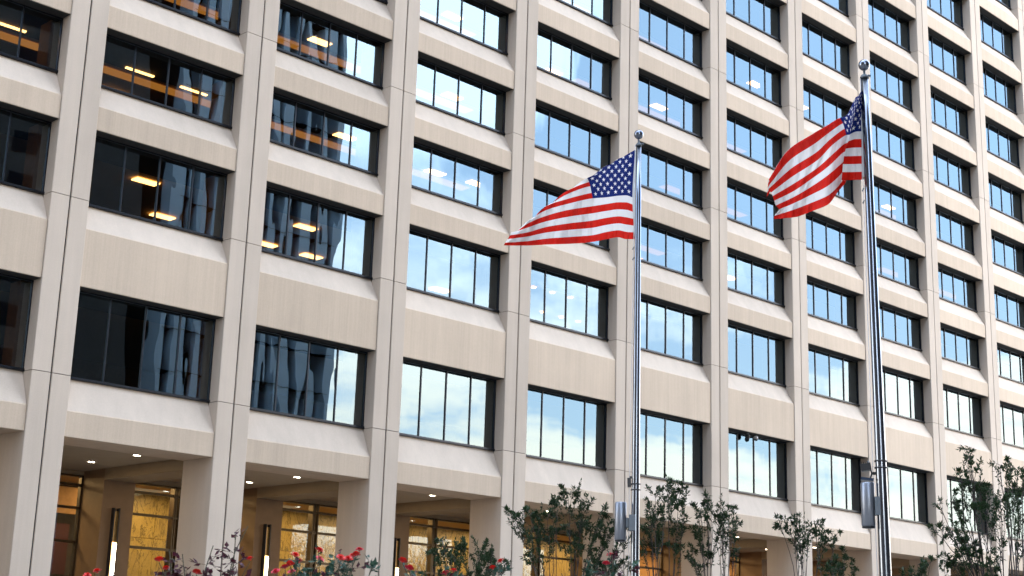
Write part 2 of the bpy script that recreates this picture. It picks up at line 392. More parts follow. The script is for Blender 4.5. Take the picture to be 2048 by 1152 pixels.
for a, b_ in ((.78, 3.49), (3.84, 6.42)):
    for r_ in range(7):
        m = MB(); m.v = [(a,9.10,ZR[r_]+.03),(b_,9.10,ZR[r_]+.03),(b_,9.10,ZR[r_+1]-.03),(a,9.10,ZR[r_+1]-.03)]; m.f = [(0,1,2,3)]
        gp.append(m.mesh('glass_panel', m_lobby))
mp_me = MB().box(.006, 1.194, 13.4, 13.44, .01, 2.19).mesh('marble_panel', m_marble)
for k in range(K0, K1):
    put('arcade_beam', beam_me, bld, (B*k, 0, 0)); put('arcade_beam', hd_me, bld, (B*k, 0, 0)); put('arcade_column', ic_me, bld, (B*k, 0, 0))
    if -1 <= k <= 9:
        for dx in (2.0, 5.1):
            for y in (2.8, 6.0):
                o = put('downlight', ring_me, bld, (B*k+dx, y, CZ-.001)); put('lens', dl_me, o, (0, 0, -.007))
    lw_ = put('lobby_window', tr_me, bld, (B*k, 0, 0))
    if k < 5:
        for me in gp: put('glass_panel', me, lw_)
        put('mullion', vm_me, lw_); put('mullion', vm_me, lw_, (.28, 0, 0)); put('mullion', vm_me, lw_, (.14, .06, 0))
for k in range(0, 34):
    x = 9.0+1.2*k
    for r_ in range(2, 4):
        if k < 26: put('marble_panel', mp_me, bld, (x, 0, 2.2*r_))
MB().box(-20, 8.98, 13.4, 13.6, 0, CZ).build('lobby_wall', m_dark, bld)
MB().box(9.0, X1, 13.45, 13.6, 0, CZ).build('lobby_wall', m_intwall, bld)
MB().box(6.9, 7.95, 12.4, 12.5, 0, ZO-3.7).build('red_panel', m_red, bld)
MB().box(7.0, 9.6, 12.2, 12.3, ZO-3.3, ZO-2.2).build('lobby_sign_band', m_intwall, bld)
strip = MB().box(.9, 6.3, 9.9, 10.1, CZ-.07, CZ-.051).mesh('lobby_light', emit('lobby_strip', (1.0, .72, .36), 2))
for k in range(-1, 9): put('lobby_light', strip, bld, (B*k, 0, 0))
for k in range(-1, 9):                                    # ceiling lamps of the lit lobby
    al = bpy.data.lights.new('lobby_lamp', 'AREA'); al.shape = 'RECTANGLE'; al.size = 5; al.size_y = 1.5; al.energy = 42; al.color = (1.0, .68, .32)
    ao = bpy.data.objects.new('lobby_lamp', al); COL.objects.link(ao); ao.location = (B*k+3.6, 11.3, CZ-.12)
for k in range(-1, 7):                                    # the arcade downlights' own light
    al = bpy.data.lights.new('arcade_lamp', 'AREA'); al.shape = 'RECTANGLE'; al.size = 3.2; al.size_y = 3.2; al.energy = 10; al.color = (1.0, .74, .42)
    ao = bpy.data.objects.new('arcade_lamp', al); COL.objects.link(ao); ao.location = (B*k+3.6, 4.6, CZ-.03)

# wall lamps on the inner columns
SL = ['tall brass wall lamp behind the leftmost red roses', 'tall brass wall lamp between the rose clumps, second from the left', 'brass wall lamp beside the third outer column, half hidden at its edge', 'brass wall lamp in the arcade behind the left small tree', 'brass wall lamp in the arcade behind the nearer flagpole']
for n_, k in enumerate((1, 2, 3, 4, 5)):
    w = empty('wall_lamp', (B*k-.12, 7.4, 0), SL[n_], 'wall lamp', 'tall brass wall lamps along the arcade')
    MB().box(-.13, -.10, -.22, -.001, ZO-6.9, ZO-3.38).box(.10, .13, -.22, -.001, ZO-6.9, ZO-3.38).build('side_fin', m_black, w)
    MB().box(-.098, .098, -.12, -.002, ZO-4.68, ZO-3.5).build('back_plate', m_brass, w)
    MB().box(-.098, .098, -.20, -.002, ZO-6.85, ZO-4.70).build('diffuser', m_sconce, w)
    MB().box(-.005, .085, -.212, -.202, ZO-6.8, ZO-4.74).build('light_tube', m_tube, w)

# dome cameras under a first floor window head
for n_, (x, mt, lb) in enumerate(((38.75, m_black, 'black dome security camera under a lower window head, the left one of the two'), (39.45, m_white, 'white dome security camera under a lower window head, beside the black one'))):
    c_ = empty('security_camera', (x, .33, BOT[1]+ZO-.02), lb, 'camera', 'dome security cameras')
    MB().tube([(0,0,0),(0,0,-.06)], .07, 14).build('mount', m_greyp, c_)
    MB().tube([(0,0,-.06),(0,0,-.1),(0,0,-.2)], [.07,.115,.12], 18).build('housing', mt, c_, True)
    MB().sphere((0,0,-.2), .115, 18, 10, (1,1,.95)).build('dome', m_black if n_ == 0 else m_greyp, c_, True)

# ------------------------------------------------------------------ buildings across the street (seen mirrored in the windows), and an unseen shading block
m_pier = pbr('tower_pier_metal', (0.50, 0.60, 0.70), 0.6, 0.0, .1, .2)
m_tglass = pbr('tower_dark_glass', (0.006, 0.009, 0.014), 0.9, spec=.1)
m_brick = pbr('dark_brown_brick', (0.05, 0.045, 0.042), 0.8, 0, .35, 2.5)
tw = empty('office_tower', (50.0, -75, 0), 'tall tower with light vertical piers over dark glass, mirrored in the left windows', 'building')
MB().box(.3, 19.5-.3, -22, -.9, 0, 128).build('wall', m_tglass, tw)
np_ = int(19.5/1.95)
for j in range(np_+1):
    x = j*19.5/np_
    p_ = MB().box(x-.42, x+.42, -.95, .6, 0, 130)
    p_.build('pier', m_pier, tw)
    MB().box(x+.56, x+.65, -.95, .3, 0, 129).build('fin', m_pier, tw)
sl_ = MB()
for z in range(4, 130, 4): sl_.box(0, 19.5, -.9, .63, z, z+.05)
sl_.build('floor_band', m_tglass, tw)
MB().box(-.4, 19.5+.4, -22.2, .8, 130, 132).build('roof', m_pier, tw)
bb = empty('brick_building', (-30, -75, 0), 'dark brown brick high-rise across the street, mirrored in the leftmost windows', 'building')
MB().box(0, 46.5+30, -25, 0, 0, 118).build('wall', m_brick, bb)
wb = MB()
for z in range(5, 114, 4):
    for x in range(3, int(46.5+30)-3, 5): wb.box(x, x+2.4, -.2, .03, z, z+2)
tag(wb.build('window', m_tglass, bb), kind='stuff')
MB().box(-.4, 46.5+30.4, -25.4, .4, 118, 119.2).build('parapet', m_brick, bb)

sb = empty('side_shade_block', (-70, -95, 0), 'unseen dark brown block added on the left to shade the column reveals', 'building')
MB().box(-40, 0, 0, 110, 0, 90).build('wall', m_brick, sb)  # added out of view to cut skylight on the left-facing reveals
wb = MB()
for z in range(5, 86, 4):
    for y in range(3, 106, 5): wb.box(-.2, .03, y, y+2.6, z, z+2.2)
tag(wb.build('window', m_tglass, sb), kind='stuff')
MB().box(-40.4, .4, -.4, 110.4, 90, 91).build('parapet', m_brick, sb)

def street_tree(x, y, H, seed, label):
    r = random.Random(seed); o = empty('street_tree', (x, y, 0), label, 'tree', 'street trees across the road'); w = MB(); c = MB()
    w.tube([(0,0,0), (.1,.05,H*.25), (0,.1,H*.5), (.1,0,H*.8)], [.22,.17,.12,.04], 8)
    for q in range(16):
        a = r.uniform(0, 6.28); z = r.uniform(.3, .7)*H; R = H*.3*r.uniform(.5, 1); e = Vector((math.cos(a)*R, math.sin(a)*R, z+H*.2*r.random()))
        w.tube([(0,0,z), (e.x*.5, e.y*.5, z+.5), e], [.07,.045,.02], 5, False)
        for k in range(520):
            d = Vector((r.gauss(0,1), r.gauss(0,1), r.gauss(0,1))); p = e+d*H*.062; b = len(c.v)
            u = Vector((r.gauss(0,1), r.gauss(0,1), r.gauss(0,1))).normalized()*.11; v_ = Vector((r.gauss(0,1), r.gauss(0,1), r.gauss(0,1))).normalized()*.08
            c.v += [tuple(p-u), tuple(p+v_), tuple(p+u), tuple(p-v_)]; c.f.append((b,b+1,b+2,b+3))
    w.build('trunk', pbr('street_tree_bark', (.08,.06,.05), .9), o, True); c.build('crown', pbr('street_tree_leaf', (.035,.06,.022), .7), o)
for n_, (x, h) in enumerate(((60, 15), (65.5, 16.5), (71, 17), (76.5, 15.5), (82, 14.5), (87, 16), (92, 16.5), (98, 15), (103, 15.5), (110, 16))):
    street_tree(x, -60+(n_ % 2)*2, h, 60+n_, 'leafy street tree across the road, behind the viewer, mirrored in the lobby glass')

# ------------------------------------------------------------------ flagpoles
LEFT = Vector((-.7624, .6471, 0)).normalized()
def pole_frame(px, py):
    h = Vector((px-CAM[0], py-CAM[1], 0)).normalized(); return Vector((-h.y, h.x, 0)), -h      # left across the view, towards the viewer
P1, P2 = (-1.21, -26.15), (-1.54, -31.66)
def flagpole(p, r0, r1, top, ball_r, lean, label):
    lf, to = pole_frame(*p)
    f = empty('flagpole', (p[0], p[1], 0), label, 'flagpole', 'steel flagpoles in front of the building')
    ax = lambda z: lf*(lean[0]+(lean[1]-lean[0])*z/12)
    zs = [0, 3, 5, 7, 9, 10.5, top]
    MB().tube([ax(z)+Vector((0,0,z)) for z in zs], [r0+(r1-r0)*max(0, (z-1)/(top-1)) for z in zs], 28).build('pole', m_steel, f, True)
    c = ax(top)
    MB().tube([c+Vector((0,0,top)), c+Vector((0,0,top+.03)), c+Vector((0,0,top+.07)), c+Vector((0,0,top+.08)), c+Vector((0,0,top+.16))], [r1+.012, r1+.012, r1*.7, .022, .018], 16).build('truck', m_greyp, f, True)
    MB().tube([c+lf*-.02+Vector((0,0,top+.045)), c+lf*-.11+Vector((0,0,top+.05))], .022, 8).build('pulley', m_greyp, f, True)
    MB().sphere(tuple(c+Vector((0,0,top+.16+ball_r*.95))), ball_r, 32, 20).build('ball', m_steel, f, True)
    MB().tube([(0,0,0),(0,0,.05),(0,0,.16)], [.30,.28,.12], 24).build('base_collar', m_alu, f, True)
    for z in (4.95, 5.06): MB().tube([ax(z)+Vector((0,0,z)), ax(z)+Vector((0,0,z+.022))], r0+.012-.003*z*.5, 24).build('band_clamp', m_black, f, True)
    s = 1 if label.startswith('nearer') else -1
    hz = [c+lf*.07+to*.02+Vector((0,0,top+.03)), ax(9.9)+lf*(r1+.03)+to*.03+Vector((0,0,9.9)), ax(7)+lf*(r1+.05)+to*.02+Vector((0,0,7.0)), ax(5)+lf*(r0+.03)+Vector((0,0,5.0)), ax(1.4)+lf*(r0+.02)+Vector((0,0,1.4))]
    MB().tube(hz, .006, 5).build('halyard', m_white, f, True)
    for z in (9.82, 9.6): MB().tube([ax(z)+lf*(r1+.02)+to*.03+Vector((0,0,z)), ax(z)+lf*(r1+.05)+to*.03+Vector((0,0,z-.06))], .012, 6).build('snap_hook', m_greyp, f, True)
    return f, lf, to, ax
f1, lf1, to1, ax1 = flagpole(P1, .093, .053, 11.96, .098, (0, .012), 'farther steel flagpole, left of the two, with a ball top and a dropped flag behind its arm')
f1['label'] = 'left steel flagpole of the two, carrying the fully spread flag'
f2, lf2, to2, ax2 = flagpole(P2, .103, .068, 11.86, .102, (-.105, .03), 'nearer thick steel flagpole')
f2['label'] = 'right, thicker looking steel flagpole carrying the folded flag'

def pole_light(p, lf, to, ax, a, label):
    c0 = ax(4.3)+Vector((p[0], p[1], 0)); o = empty('pole_light', tuple(c0+Vector((0,0,4.0))), label, 'light', 'cylinder lights on the flagpoles')
    c = lf*a; r = .112
    MB().tube([c+Vector((0,0,0)), c+Vector((0,0,.012)), c+Vector((0,0,.70)), c+Vector((0,0,.72))], [r-.012, r, r, r-.012], 32).build('housing', m_alu, o, True)
    MB().tube([c+Vector((0,0,-.03)), c+Vector((0,0,.0))], r-.008, 28).build('lens_ring', m_black, o, True)
    m = MB(); n = lf; q = Vector((0,0,1)).cross(lf)
    b = len(m.v); pts = []
    for s_ in (a-r+.01, .06):
        for t_ in (-.03, .03):
            for z in (.24, .42): pts.append(lf*s_+q*t_+Vector((0,0,z)))
    m.v = [tuple(x) for x in pts]; m.f = [(0,1,3,2),(4,6,7,5),(0,4,5,1),(2,3,7,6),(0,2,6,4),(1,5,7,3)]
    m.build('bracket', m_greyp, o)
    m = MB(); pts = []
    for s_ in (.0, .125):
        for t_ in (-.085, .085):
            for z in (.18, .48): pts.append(lf*s_+q*t_+Vector((0,0,z)))
    m.v = [tuple(x) for x in pts]; m.f = [(0,1,3,2),(4,6,7,5),(0,4,5,1),(2,3,7,6),(0,2,6,4),(1,5,7,3)]
    m.build('mounting_plate', m_greyp, o)
    return o
pole_light(P1, lf1, to1, ax1, .285, 'satin metal cylinder light on the left flagpole')
pole_light(P2, lf2, to2, ax2, .235, 'satin metal cylinder light under a small floodlight on the right flagpole')
def floodlight(p, lf, to, ax, zz, big, label):
    o = empty('floodlight', tuple(ax(zz)+Vector((p[0], p[1], zz))), label, 'light', 'small black floodlights on the flagpoles')
    def obox(name, c, ha, hb, hc, mat, tilt=0):
        n = Vector((0,0,1)); q = n.cross(lf); rt = Matrix.Rotation(tilt, 3, q); A = rt @ lf; Cc = rt @ n
        m = MB(); m.v = [tuple(c+A*sx*ha+q*sy*hb+Cc*sz*hc) for sx in (-1,1) for sy in (-1,1) for sz in (-1,1)]
        m.f = [(0,1,3,2),(4,6,7,5),(0,4,5,1),(2,3,7,6),(0,2,6,4),(1,5,7,3)]; m.build(name, mat, o)
    if big:
        obox('lamp_head', lf*.245+Vector((0,0,.10)), .085, .07, .058, m_black, .15)
        for j in range(5): obox('cooling_fin', lf*(.175+.035*j)+Vector((0,0,.165)), .006, .06, .014, m_black, .15)
        obox('lamp_head', lf*.225+Vector((0,0,-.10)), .105, .08, .022, pbr('blue_black_shade', (.03,.05,.09), .3, .5), -.12)
        e = Vector((0,0,0))
        MB().tube([lf*.08, lf*.15, lf*.20+Vector((0,0,.16)), lf*.22+Vector((0,0,.20))], .014, 8).build('yoke_arm', m_black, o, True)
        MB().tube([lf*.15, lf*.19+Vector((0,0,-.12))], .014, 8).build('yoke_arm', m_black, o, True)
        MB().tube([lf*.05, lf*.14], .026, 10).build('clamp_arm', m_black, o, True)
    else:
        obox('lamp_head', lf*.125+Vector((0,0,.08)), .035, .06, .085, m_black, .05)
        obox('cooling_fin', lf*.10+Vector((0,0,.18)), .022, .05, .02, m_black, .05)
        MB().tube([lf*.04+Vector((0,0,.05)), lf*.12+Vector((0,0,.05))], .02, 8).build('clamp_arm', m_black, o, True)
floodlight(P1, lf1, to1, ax1, 5.02, False, 'small black floodlight clamped to the left flagpole')
floodlight(P2, lf2, to2, ax2, 4.87, True, 'black floodlight with forked arm clamped to the right flagpole')

# ------------------------------------------------------------------ flags
F1 = [
(0, [(0, 0.075, 9.987), (3, 0.104, 10.413), (6, 0.128, 10.865), (13, 0.084, 11.884)]) ,
(0.06, [(0, 0.245, 9.986), (3, 0.25, 10.445), (6, 0.256, 10.908), (9, 0.26, 11.297), (12.7, 0.241, 11.787)]) ,
(0.13, [(0, 0.392, 10.023), (3, 0.393, 10.462), (6, 0.388, 10.902), (9, 0.403, 11.27), (12.2, 0.376, 11.708)]) ,
(0.25, [(0, 0.635, 9.983), (3, 0.654, 10.427), (6, 0.648, 10.865), (9, 0.679, 11.269), (11.3, 0.646, 11.548)]) ,
(0.4, [(0, 0.927, 9.922), (1, 0.93, 10.062), (2, 0.932, 10.218), (3, 0.935, 10.369), (4, 0.938, 10.523), (5, 0.94, 10.673), (6, 0.936, 10.84), (7, 0.955, 10.957), (8, 0.984, 11.099), (9, 1.011, 11.19), (10, 1.049, 11.273)]) ,
(0.55, [(0, 1.342, 9.881), (1, 1.358, 10.024), (2, 1.373, 10.174), (3, 1.388, 10.31), (4, 1.403, 10.451), (5, 1.419, 10.593), (6, 1.434, 10.722), (7, 1.448, 10.825), (8, 1.475, 10.915), (8.8, 1.501, 10.967)]) ,
(0.7, [(0, 1.808, 9.862), (1, 1.823, 9.987), (2, 1.838, 10.115), (3, 1.854, 10.23), (4, 1.869, 10.346), (5, 1.877, 10.461), (6, 1.887, 10.577), (7, 1.889, 10.662)]) ,
(0.85, [(0, 2.274, 9.836), (1, 2.264, 9.925), (2, 2.255, 10.022), (3, 2.245, 10.112), (4, 2.235, 10.215), (5, 2.225, 10.305), (5.5, 2.203, 10.377)]) ,
(1, [(0, 2.712, 9.835), (1, 2.682, 9.892), (2, 2.635, 9.969), (3, 2.588, 10.046), (3.5, 2.565, 10.11)]) ,
]
F2 = [
(0, [(0, 0.124, 9.983), (3, 0.115, 10.421), (6, 0.102, 10.875), (13, 0.063, 11.646)]) ,
(0.07, [(0, 0.299, 9.985), (3, 0.274, 10.424), (6, 0.196, 10.875), (9, 0.134, 11.198), (13, 0.077, 11.629)]) ,
(0.13, [(0, 0.472, 9.991), (3, 0.416, 10.429), (6, 0.304, 10.829), (9, 0.213, 11.232), (13, 0.096, 11.613)]) ,
(0.25, [(0, 0.401, 9.953), (3, 0.363, 10.397), (6, 0.277, 10.827), (9, 0.268, 11.177), (12, 0.179, 11.524)]) ,
(0.4, [(0, 0.53, 9.788), (1, 0.481, 9.943), (2, 0.469, 10.114), (3, 0.445, 10.315), (4, 0.425, 10.502), (5, 0.399, 10.66), (6, 0.371, 10.818), (7, 0.393, 10.936), (8, 0.42, 11.04), (9, 0.471, 11.145)]) ,
(0.5, [(0, 0.708, 9.559), (1, 0.704, 9.724), (2, 0.7, 9.902), (3, 0.696, 10.097), (4, 0.679, 10.263), (5, 0.648, 10.441), (6, 0.617, 10.643), (7, 0.641, 10.761), (8, 0.666, 10.879), (9, 0.717, 11.007)]) ,
(0.6, [(0, 0.977, 9.451), (1, 0.974, 9.608), (2, 0.971, 9.76), (3, 0.968, 9.909), (4, 0.925, 10.08), (5, 0.881, 10.236), (6, 0.851, 10.4), (7, 0.875, 10.54), (8, 0.899, 10.702), (9, 0.963, 10.866)]) ,
(0.8, [(0, 1.287, 9.35), (1, 1.325, 9.481), (2, 1.31, 9.6), (3, 1.3, 9.718), (4, 1.306, 9.824), (5, 1.312, 9.954), (6, 1.321, 10.094), (7, 1.335, 10.245), (8, 1.351, 10.406), (9, 1.376, 10.597)]) ,
(1, [(0, 1.646, 9.331), (1, 1.637, 9.388), (2, 1.554, 9.505), (3, 1.608, 9.579), (4, 1.634, 9.667), (5, 1.66, 9.754), (6, 1.686, 9.822), (7, 1.731, 9.888), (8, 1.697, 9.987), (9, 1.724, 10.067)]) ,
]
def flag_material():
    t = NT('flag_cloth'); uv = t.node('ShaderNodeTexCoord').outputs['UV']
    s = t.node('ShaderNodeSeparateXYZ', {0: uv}); U, V = s.outputs[0], s.outputs[1]
    v13 = t.math('MULTIPLY', V, 13.0)
    par = t.math('GREATER_THAN', t.math('FRACT', t.math('MULTIPLY', t.math('FLOOR', v13), 0.5)), 0.25)     # 0 red, 1 white
    red = (0.54, 0.012, 0.006); white = (0.70, 0.69, 0.68); blue = (0.006, 0.016, 0.12)
    c = t.mix(par, red, white)
    cx = t.math('DIVIDE', U, 0.4); cy = t.math('DIVIDE', t.math('SUBTRACT', v13, 6.0), 7.0)
    def star(ax_, ay_):
        fx = t.math('SUBTRACT', t.math('FRACT', t.math('ADD', t.math('MULTIPLY', cx, 6.0), ax_)), 0.5)
        fy = t.math('SUBTRACT', t.math('FRACT', t.math('ADD', t.math('MULTIPLY', cy, 5.0), ay_)), 0.5)
        x = t.math('MULTIPLY', fx, .211); y = t.math('MULTIPLY', fy, .205)
        r = t.math('SQRT', t.math('ADD', t.math('MULTIPLY', x, x), t.math('MULTIPLY', y, y)))
        th = t.math('ARCTAN2', x, y); k = 2*math.pi/5
        m_ = t.math('MULTIPLY', t.math('ABSOLUTE', t.math('SUBTRACT', t.math('FRACT', t.math('ADD', t.math('DIVIDE', th, k), 10.5)), 0.5)), k)
        d = t.math('MULTIPLY', r, t.math('ADD', t.math('COSINE', m_), t.math('MULTIPLY', t.math('SINE', m_), 3.077)))
        return t.math('LESS_THAN', d, .057)
    sB = star(0.5, 0.5)
    inner = t.math('MULTIPLY', t.math('LESS_THAN', t.math('ABSOLUTE', t.math('SUBTRACT', cx, .5)), .41), t.math('LESS_THAN', t.math('ABSOLUTE', t.math('SUBTRACT', cy, .5)), .39))
    st = t.math('MAXIMUM', star(0.0, 0.0), t.math('MULTIPLY', sB, inner))
    can = t.math('MULTIPLY', t.math('LESS_THAN', U, 0.4), t.math('GREATER_THAN', v13, 6.0))
    c = t.mix(can, c, t.mix(st, blue, white))
    # fine wrinkles fanning from the hoist
    w = t.noise(t.mapping(uv, (26, 5, 1), (0, 0, 0)), 1.0, 4, 0.55, 0.6)
    rot = t.node('ShaderNodeMapping', {'Vector': uv, 'Rotation': (0, 0, math.radians(28)), 'Scale': (34, 3.2, 1)}).outputs[0]
    w2 = t.noise(rot, 1.0, 3, 0.5)
    bn = t.node('ShaderNodeBump', {'Height': t.math('ADD', w, w2), 'Strength': 1.0, 'Distance': 0.035})
    d = t.node('ShaderNodeBsdfDiffuse', {'Color': c, 'Normal': bn.outputs[0]}); tl = t.node('ShaderNodeBsdfTranslucent', {'Color': c, 'Normal': bn.outputs[0]})
    gl = t.node('ShaderNodeBsdfGlossy', {'Color': (1,1,1,1), 'Roughness': 0.45, 'Normal': bn.outputs[0]})
    m1 = t.node('ShaderNodeMixShader', {0: 0.22, 1: d.outputs[0], 2: tl.outputs[0]})
    return t.surf(t.node('ShaderNodeMixShader', {0: 0.008, 1: m1.outputs[0], 2: gl.outputs[0]}).outputs[0])
m_flag = flag_material(); m_header = pbr('canvas_header', (0.62, 0.63, 0.62), 0.85, var=.05)
def interp(xs, ys, x):
    """smooth monotone-ish cubic through (xs, ys)"""
    n = len(xs); i = 0
    while i < n-2 and x > xs[i+1]: i += 1
    h = xs[i+1]-xs[i]; t = min(1, max(0, (x-xs[i])/h))
    def sl(j):
        if j == 0: return (ys[1]-ys[0])/(xs[1]-xs[0])
        if j == n-1: return (ys[-1]-ys[-2])/(xs[-1]-xs[-2])
        a, b = (ys[j]-ys[j-1])/(xs[j]-xs[j-1]), (ys[j+1]-ys[j])/(xs[j+1]-xs[j])
        if a*b <= 0: return 0.0
        return 2*a*b/(a+b)
    m0, m1 = sl(i)*h, sl(i+1)*h
    return (2*t**3-3*t*t+1)*ys[i]+(t**3-2*t*t+t)*m0+(-2*t**3+3*t*t)*ys[i+1]+(t**3-t*t)*m1
def make_flag(p, lf, to, F, depth, dist, label, seed, back):
    NU, NV = 110, 65
    us = [c[0] for c in F]; grid = []
    rn = random.Random(seed)
    cols = []
    for u, kn in F:
        vs = [q[0] for q in kn]; aa = [q[1] for q in kn]; zz = [q[2] for q in kn]; vm = vs[-1]; row = []
        for j in range(NV+1):
            v = 13*j/NV
            if v <= vm: row.append((interp(vs, aa, v), interp(vs, zz, v), 0.0))
            else:
                e = v-vm; row.append((aa[-1]+.01*e, zz[-1]-min(.146*max(0, e-.25)*back, .75*(zz[-1]-zz[0])), -min(e, 1.0)*.12-.04*e))
        cols.append(row)
    mb = MB(); uvs = []
    for i in range(NU+1):
        u = i/NU
        for j in range(NV+1):
            v = 13*j/NV
            a = interp(us, [c[j][0] for c in cols], u); z = interp(us, [c[j][1] for c in cols], u); dd = interp(us, [c[j][2] for c in cols], u)
            d = dd+interp([q[0] for q in depth], [q[1] for q in depth], u)
            amp = min(1, u*5)
            d += amp*(.035*math.sin(u*19+v*.42+seed)+.018*math.sin(u*41-v*.8+1.3*seed)+.010*math.sin(u*70+v*1.7))*(0.5+u*.7)
            z2 = z+(-d)*(z-1.58)/dist; a2 = a*(1-d/dist)
            pt = Vector((p[0], p[1], 0))+lf*a2+to*d; mb.v.append((pt.x, pt.y, z2)); uvs.append((u, j/NV))
    for i in range(NU):
        for j in range(NV):
            q = i*(NV+1)+j; mb.f.append((q, q+NV+1, q+NV+2, q+1))
    root = empty('flag', (p[0], p[1], 9.98), label, 'flag', 'American flags flying on the flagpoles')
    off = Vector((-p[0], -p[1], -9.98)); mb.v = [tuple(Vector(v)+off) for v in mb.v]
    me = mb.mesh('cloth', m_flag, True); ul = me.uv_layers.new(name='UVMap')
    for lp in me.loops: ul.data[lp.index].uv = uvs[lp.vertex_index]
    put('cloth', me, root)
    h = MB()
    for j in range(NV+1):
        q = Vector(mb.v[j]); h.v += [tuple(q), tuple(q-lf*.055)]
    for j in range(NV): h.f.append((2*j, 2*j+2, 2*j+3, 2*j+1))
    h.build('header', m_header, root)
    for j in (1, NV-1):
        q = Vector(mb.v[j])-lf*.03; MB().tube([q-to*.006, q+to*.008], .014, 10).build('grommet', m_brass, root)
make_flag(P1, lf1, to1, F1, [(0,0),(.1,-.12),(.25,-.5),(.4,-.82),(.6,-.95),(.8,-1.0),(1,-.9)], 28.8, 'American flag fully spread on the left pole, stars and stripes both showing', 2, .5)
make_flag(P2, lf2, to2, F2, [(0,0),(.07,.10),(.13,.26),(.25,-.18),(.4,-.30),(.5,-.12),(.6,-.25),(.8,-.35),(1,-.3)], 25.3, 'American flag folded over itself on the right pole, streaming down to the left', 5, .6)

# ------------------------------------------------------------------ trees, roses
def leafmat(name, cols, rough=.5, tr=.18):
    t = NT(name); P = t.node('ShaderNodeNewGeometry').outputs['Position']; n = t.ramp(t.noise(P, 9, 3, .8), .3, .7); n2 = t.ramp(t.noise(P, 47, 2), .35, .65)
    c = t.mix(n, cols[0], cols[1]); c = t.mix(t.math('MULTIPLY', n2, .8), c, cols[2])
    b = t.node('ShaderNodeBsdfPrincipled', {'Base Color': c, 'Roughness': rough, 'Specular IOR Level': .2}); tl = t.node('ShaderNodeBsdfTranslucent', {'Color': c})
    return t.surf(t.node('ShaderNodeMixShader', {0: tr, 1: b.outputs[0], 2: tl.outputs[0]}).outputs[0])
m_leaf = leafmat('tree_leaf', ((.011,.027,.014), (.020,.048,.019), (.042,.07,.025)))
m_rleaf = leafmat('rose_leaf', ((.018,.05,.045), (.03,.085,.07), (.05,.09,.04)), .35)
m_bleaf = leafmat('burgundy_leaf', ((.06,.012,.022), (.10,.018,.03), (.05,.03,.035)), .4)
m_bark = pbr('bark', (.055,.042,.038), .85, 0, .3, 14, .004)
m_stem = pbr('rose_stem', (.06,.055,.03), .7)
def leaf(mb, p, d, n, L_, w):
    b = len(mb.v); s = d.cross(n); s.normalize(); s *= w
    mid = p+d*L_*.45-n*.12*L_
    mb.v += [tuple(p), tuple(mid+s+n*.1*L_), tuple(p+d*L_), tuple(mid-s+n*.1*L_), tuple(mid)]
    mb.f += [(b, b+1, b+4), (b+1, b+2, b+4), (b+2, b+3, b+4), (b+3, b, b+4)]
def rvec(r, k=1): return Vector((r.gauss(0,1), r.gauss(0,1), r.gauss(0,1))).normalized()*k
def tree(x, y, label, clumps, k_, seed):
    r = random.Random(seed); o = empty('small_tree', (x, y, 0), label, 'tree', 'small trees in front of the arcade')
    wood, crown = MB(), MB()
    H = max(c[2] for c in clumps)
    mains = []
    for s_ in range(4):                                     # multi-stem trunk
        a = 1.57*s_+r.uniform(-.4, .4); st_ = [Vector((math.cos(a)*.06, math.sin(a)*.06, 0))]
        for i in range(1, 7): st_.append(Vector((math.cos(a)*(.06+.05*i), math.sin(a)*(.06+.05*i), H*.09*i))+rvec(r, .015))
        wood.tube(st_, [.032-.003*i for i in range(7)], 7, False); mains.append(st_)
    for (cx, cy, cz, R) in clumps:
        T = Vector((cx, cy, cz)); st_ = min(mains, key=lambda m: (Vector((m[-1].x-cx*.4, m[-1].y-cy*.4, 0))).length+r.uniform(0, .1))
        S = st_[r.choice((3, 4, 5, 6))]; h = T.z-S.z
        M = S+Vector(((T.x-S.x)*.30, (T.y-S.y)*.30, h*.55)); pts = []
        for i in range(9):
            t_ = i/8; pts.append(S*(1-t_)**2+M*2*t_*(1-t_)+T*t_*t_+rvec(r, .018*(1 if 0 < i < 8 else 0)))
        wood.tube(pts, [.013-.0011*i for i in range(9)], 5, False)
        n = int(max(45, 7600*R*R/k_**2)); nt_ = max(4, int(30*R))
        twigs = []
        for q in range(nt_):
            s0 = pts[r.choice((5, 6, 7, 8, 8))]; d = (rvec(r, 1)+Vector((0, 0, .25))).normalized(); e = T+Vector((d.x*R, d.y*R, d.z*R*.8))*r.uniform(.45, 1.25)
            m_ = (s0+e)/2+Vector((0, 0, .03)); wood.tube([s0, m_, e], [.005, .0035, .002], 3, False); twigs.append((s0, m_, e))
        for q in range(n):
            s0, m_, e = r.choice(twigs); t_ = 1-abs(r.gauss(0, .38)); t_ = max(.1, min(1, t_))
            p = s0.lerp(m_, t_*2) if t_ < .5 else m_.lerp(e, t_*2-1); ax_ = (e-s0).normalized()
            d = (ax_*.8+rvec(r, .8)+Vector((0, 0, -.10))).normalized()
            leaf(crown, p+rvec(r, .012), d, (rvec(r, .7)+Vector((0, 0, 1))).normalized(), r.uniform(.042, .075)*k_, r.uniform(.008, .013)*k_)
    wood.build('trunk', m_bark, o, True); crown.build('crown', m_leaf, o)
    return o
